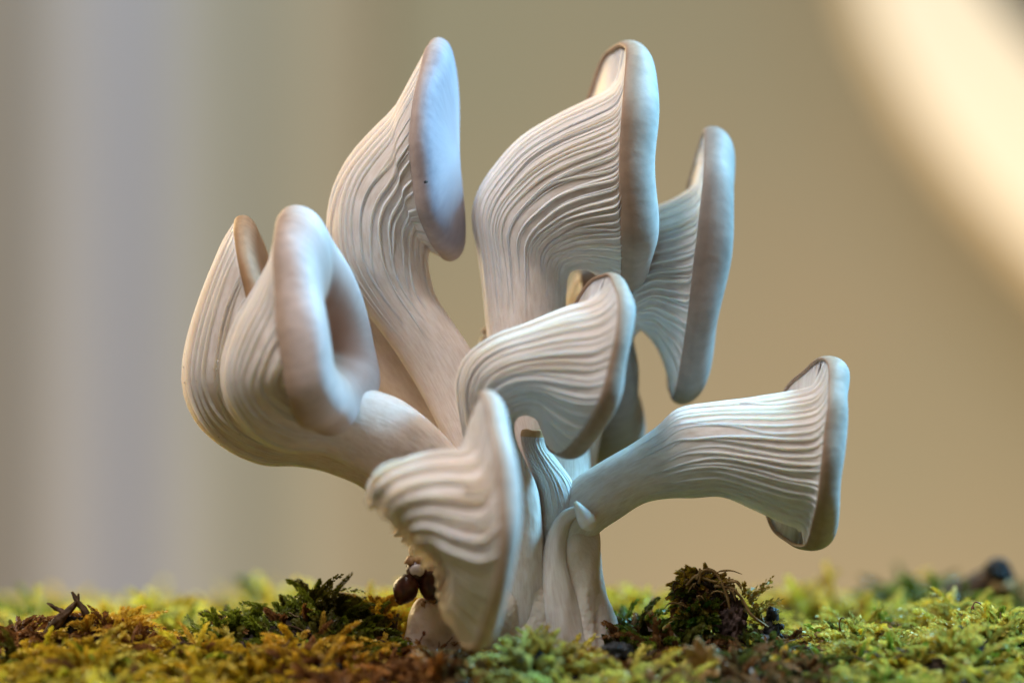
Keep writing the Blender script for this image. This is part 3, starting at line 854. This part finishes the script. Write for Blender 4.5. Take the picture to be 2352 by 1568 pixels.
# ------------------------------------------------------------------ mossy clod with bark, charred stub, sticks
clod = empty('mossy_clod', W(1630, 1470, 10))
tag(clod, 'small mossy clod of reddish bark topped with brown dry moss', 'clod')
CL = W(1630, 1470, 10)
bk = link('bark', blob_mesh('bark', W(1682, 1438, -22) - CL, (34e-4, 36e-4, 58e-4), .55, 420, 4, 5), M['bark'], clod)
bk2 = link('soil_lump', blob_mesh('soil_lump', W(1608, 1375, 15) - CL, (52e-4, 45e-4, 46e-4), .45, 330, 5, 5), M['soil'], clod)
bk3 = link('soil_lump', blob_mesh('soil_lump', W(1715, 1500, 0) - CL, (80e-4, 60e-4, 46e-4), .5, 300, 6, 5), M['bark'], clod)
def shell_pts(cx, cy, dep, rx, rd, rz, n, rng, ymin=-1.0):
    d = rng.normal(size=(n, 3)); d /= np.linalg.norm(d, axis=1)[:, None]
    c0 = W(cx, cy, dep)
    return c0 + d * np.array([rx, rd, rz]) * 1e-4 * .95, d
def clod_moss(cx, cy, dep, rx, rd, rz, n, cols, size, length, sel=None):
    p, d = shell_pts(cx, cy, dep, rx, rd, rz, n, rng)
    k = np.ones(n, bool) if sel is None else sel(d)
    p, d = p[k], d[k]
    c = np.array([cols[i] for i in rng.integers(0, len(cols), len(p))]) * rng.uniform(.7, 1.3, (len(p), 1))
    moss_object('moss', None, p - CL, c, rng, parent=clod, size=size, upright=.25, nleaf=26, normal=d, length=length, droopy=.7)
clod_moss(1605, 1375, 15, 50, 44, 44, 420, [BROWN, BROWN, GOLD, GREEN], .55, .28)
clod_moss(1600, 1350, 15, 48, 40, 34, 120, [GOLD * .8, GOLD, YEL * .8], .55, .3, lambda d: d[:, 2] > .1)
clod_moss(1622, 1430, -10, 50, 46, 50, 360, [GREEN, GREEN, BRIGHT * .6, np.array([.05, .12, .01])], .6, .35, lambda d: (d[:, 0] < .3))
clod_moss(1730, 1505, 0, 80, 58, 40, 200, [BROWN, BROWN * .7, DARK], .6, .35)
for k in range(26):
    x0, y0 = rng.uniform(1560, 1690), rng.uniform(1315, 1400)
    dx, dy = rng.normal(0, 26), rng.uniform(-14, 34)
    dp = -40 + rng.uniform(-14, 10)
    tube('strand', [W(x0 + dx * t_ + 8 * math.sin(t_ * 4 + k), y0 + dy * t_ * t_ - 12 * math.sin(t_ * 3.1), dp) - CL for t_ in (0, .33, .66, 1)], [1.2e-4, 2.2e-4, 2e-4, .8e-4], M['straw'] if k % 3 else M['twig'], clod, nu=12, nv=5, wob=.2, seed=k)
for k, pts in enumerate([[(1605, 1340, 0), (1612, 1312, 0), (1640, 1312, 0), (1660, 1345, -5), (1672, 1375, -5), (1676, 1400, -5)],
                         [(1575, 1345, 5), (1600, 1322, 5), (1640, 1335, 5), (1685, 1330, 5)],
                         [(1640, 1345, 5), (1680, 1350, 5), (1705, 1375, 5), (1725, 1410, 0), (1765, 1440, 0)],
                         [(1600, 1330, 0), (1608, 1310, 0), (1607, 1304, 0)],
                         [(1650, 1340, 5), (1690, 1335, 0), (1700, 1345, 0), (1702, 1352, 0)]]):
    tube('strand', [W(p[0], p[1], p[2] - 48) - CL for p in pts], [3e-4, 3.6e-4] + [3.2e-4] * (len(pts) - 3) + [2e-4], M['straw'], clod, nu=26, nv=7, wob=.25, seed=k)
# bristly hanging strand
p = np.array([W(1690 + 75 * s, 1355 + 85 * s, 0) for s in np.linspace(0, 1, 26)]) - CL
moss_object('moss', None, p, np.tile(GOLD * .6, (26, 1)), rng, parent=clod, size=.8, upright=-.2, nleaf=14, length=.6, droopy=.5)

def stub(name, label, cat, pts, rads, mat, extra=()):
    o = tube(name, [W(*p) for p in pts], np.array(rads) * 1e-4, mat, nu=44, nv=22, wob=.16, seed=len(pts))
    return tag(o, label, cat)
st = stub('charred_stub', 'black charred stub of wood standing by the mossy clod', 'stick',
     [(1768, 1500, -10), (1770, 1460, -10), (1776, 1425, -10), (1775, 1400, -10), (1777, 1394, -10)], [20, 19, 14, 15, 10], M['char'])
link('knob', blob_mesh('knob', W(1795, 1438, -10), (8e-4, 8e-4, 10e-4), .4, 600, 3, 3), M['char'], st)
link('knob', blob_mesh('knob', W(1792, 1462, -10), (9e-4, 8e-4, 9e-4), .4, 600, 5, 3), M['char'], st)
link('knob', blob_mesh('knob', W(1766, 1415, -14), (7e-4, 6e-4, 9e-4), .4, 600, 8, 3), M['char'], st)
stub('broken_twig', 'broken stick with a black knobbed end beyond the green moss', 'stick',
     [(2060, 1410, 750), (2140, 1380, 740), (2220, 1352, 730), (2290, 1322, 720), (2320, 1305, 720)], [22, 26, 26, 30, 24], M['twig'])
link('knob', blob_mesh('knob', W(2292, 1310, 700), (33e-4, 30e-4, 32e-4), .35, 250, 9, 4), M['char'], bpy.data.objects['broken_twig'])
link('knob', blob_mesh('knob', W(2265, 1392, 705), (22e-4, 20e-4, 20e-4), .35, 250, 11, 4), M['char'], bpy.data.objects['broken_twig'])
link('stump', blob_mesh('stump', W(2300, 1350, 710), (36e-4, 30e-4, 26e-4), .35, 250, 10, 4), M['straw'], bpy.data.objects['broken_twig'])
stub('broken_twig', 'dark forked twig poking up from the golden moss', 'stick',
     [(95, 1475, -60), (130, 1430, -70), (160, 1400, -75), (178, 1378, -75), (180, 1362, -75)], [12, 12, 8, 4.5, 2], M['twig'])
tw = [o for o in scene.objects if o.name.startswith('broken_twig')][-1]
tube('side_twig', [W(*p) for p in [(200, 1412, -75), (185, 1390, -75), (172, 1372, -75), (165, 1358, -75)]], [9e-4, 7e-4, 5e-4, 3e-4], M['twig'], tw, nu=18, nv=8, wob=.2)
tube('side_twig', [W(*p) for p in [(150, 1408, -72), (132, 1398, -72), (118, 1390, -72), (108, 1384, -72)]], [7e-4, 5e-4, 4e-4, 2e-4], M['twig'], tw, nu=18, nv=8, wob=.2)
tag(link('bark_chunk', blob_mesh('bark_chunk', W(160, 1452, -40), (52e-4, 35e-4, 34e-4), .5, 260, 13, 5), M['char']), 'black lump of rotten wood under the forked twig', 'wood')
tag(link('bark_chunk', blob_mesh('bark_chunk', W(1420, 1494, -200), (32e-4, 26e-4, 24e-4), .5, 300, 14, 5), M['char']), 'dark chip of rotten wood among the pale green moss near the foot', 'wood')
tag(link('bark_chunk', blob_mesh('bark_chunk', W(650, 1500, -170), (48e-4, 30e-4, 22e-4), .5, 280, 15, 5), M['soil']), 'brown crumb of soil below the dark green mound', 'soil')

# dry leaf scrap with pointed lobes
def dry_leaf(px, py, dep, label):
    c0 = W(px, py, dep)
    root = empty('dry_leaf', c0)
    tag(root, label, 'leaf')
    for k, (a, ln, w_) in enumerate([(100, 62, 16), (60, 50, 16), (135, 60, 15), (20, 46, 16), (-30, 44, 18), (170, 36, 12), (-75, 50, 18)]):
        d = np.array([math.cos(R(a)), -0.25 - .1 * (k % 3), math.sin(R(a))]); sd = np.array([-math.sin(R(a)), 0.2, math.cos(R(a))])
        s = np.linspace(0, 1, 9)[:, None]; 
        w = (np.sin(np.pi * np.clip(s * .85 + .13, 0, 1)) ** .9) * w_ * 1e-4
        mid = d * s * ln * 1e-4 + np.array([0, -1, 0]) * (s**2) * 8e-4
        P = np.stack([mid - sd * w, mid + np.array([0, 4e-4, 0]), mid + sd * w], 1)
        o = link('lobe', grid_mesh('lobe', P, closed=False), M['leaf'], root)
        o.modifiers.new('thickness', 'SOLIDIFY').thickness = 0.0003
dry_leaf(1612, 1525, -300, 'pale tan dry leaf scrap with pointed lobes in front of the mossy clod')

# sporophytes and fine stalks
def stalk(name, label, pts, r, capsule=None, mat='seta', grp=None):
    o = tube(name, [W(*p) for p in pts], [r * 1e-4] * (len(pts) - 1) + [r * .8e-4], M[mat], nu=26, nv=7)
    tag(o, label, 'moss stalk', grp)
    if capsule:
        link('capsule', blob_mesh('capsule', W(*capsule), (4e-4, 4e-4, 6e-4), .1, 500, 2, 3), M['seta'], o)
    return o
stalk('moss_stalk', 'thin red moss stalk with a hooked tip beside the charred stub', [(1934, 1490, -40), (1930, 1450, -40), (1928, 1428, -40), (1934, 1418, -40), (1942, 1422, -40)], 1.6, (1943, 1426, -40))
stalk('moss_stalk', 'tiny bent red stalk at the foot of the hooked one', [(1930, 1480, -42), (1928, 1460, -42), (1936, 1452, -42), (1942, 1456, -42)], 1.5)
stalk('moss_stalk', 'tall arching red moss stalk rising from the bright green moss', [(2284, 1445, -30), (2272, 1412, -30), (2255, 1388, -30), (2240, 1382, -30), (2234, 1392, -30)], 1.8, (2234, 1396, -30))
for k, (x0, x1, y1) in enumerate([(2290, 2286, 1410), (2297, 2298, 1405), (2302, 2306, 1412), (2308, 2316, 1408)]):
    stalk('moss_stalk', 'short green stalk in the tuft by the arching red stalk', [(x0, 1450, -35), ((x0 + x1) / 2, 1430, -35), (x1, y1, -35)], 1.5, None, 'straw', 'short stalks in the tuft')
stalk('moss_stalk', 'short dark red stalk leaning against the white foot below the kernels', [(958, 1486, -130), (965, 1470, -130), (974, 1454, -130)], 1.8, (974, 1453, -130))
stalk('moss_stalk', 'short dark red stalk tilted before the ruffled mushroom', [(1018, 1490, -130), (1028, 1475, -130), (1040, 1462, -130)], 1.6)
stalk('moss_stalk', 'upright dark red stalk between the two leaning stalks', [(1005, 1498, -130), (1008, 1482, -130), (1009, 1472, -130)], 1.6)
stalk('straw_bit', 'pale curved straw lying on the bright green moss', [(2130, 1530, -150), (2160, 1500, -150), (2195, 1490, -150), (2215, 1470, -150)], 3.0, None, 'straw')
bpy.data.objects['straw_bit']['category'] = 'straw'

# shreds of plant litter between the moss
lv, lq, ln_ = [], [], 0
for k in range(260):
    y = rng.uniform(-0.035, 0.06); x = rng.uniform(-1, 1) * (y + FOCUS) * 0.2
    if ((x - 0.004) / 0.03) ** 2 + ((y - 0.0) / 0.025) ** 2 < 1: continue
    z = float(ground_z(x, y)) + rng.uniform(.0015, .0055)
    a = rng.uniform(0, 6.28); l = rng.uniform(.003, .010); tz = rng.uniform(-.3, .6)
    pts = [(x + math.cos(a) * l * t_, y + math.sin(a) * l * t_, z + tz * l * t_ - .5 * l * t_ * t_ + .0006 * math.sin(5 * t_ + k)) for t_ in (0, .35, .7, 1)]
    P = tube_pts(pts, np.array([.5, 1.3, 1.1, .3]) * rng.uniform(1.2e-4, 3e-4), nu=9, nv=5, wob=.3, seed=k)
    nu_, nv_ = P.shape[:2]
    i = np.arange(nu_ - 1)[:, None]; j = np.arange(nv_)[None]
    lq.append(np.stack([i * nv_ + j, i * nv_ + (j + 1) % nv_, (i + 1) * nv_ + (j + 1) % nv_, (i + 1) * nv_ + j], -1).reshape(-1, 4) + ln_)
    lv.append(P.reshape(-1, 3)); ln_ += nu_ * nv_
lit = link('plant_litter', mesh_np('plant_litter', np.concatenate(lv), np.concatenate(lq)), M['twig'])
tag(lit, 'thin brown shreds of plant litter scattered through the moss', 'litter', kind='stuff')
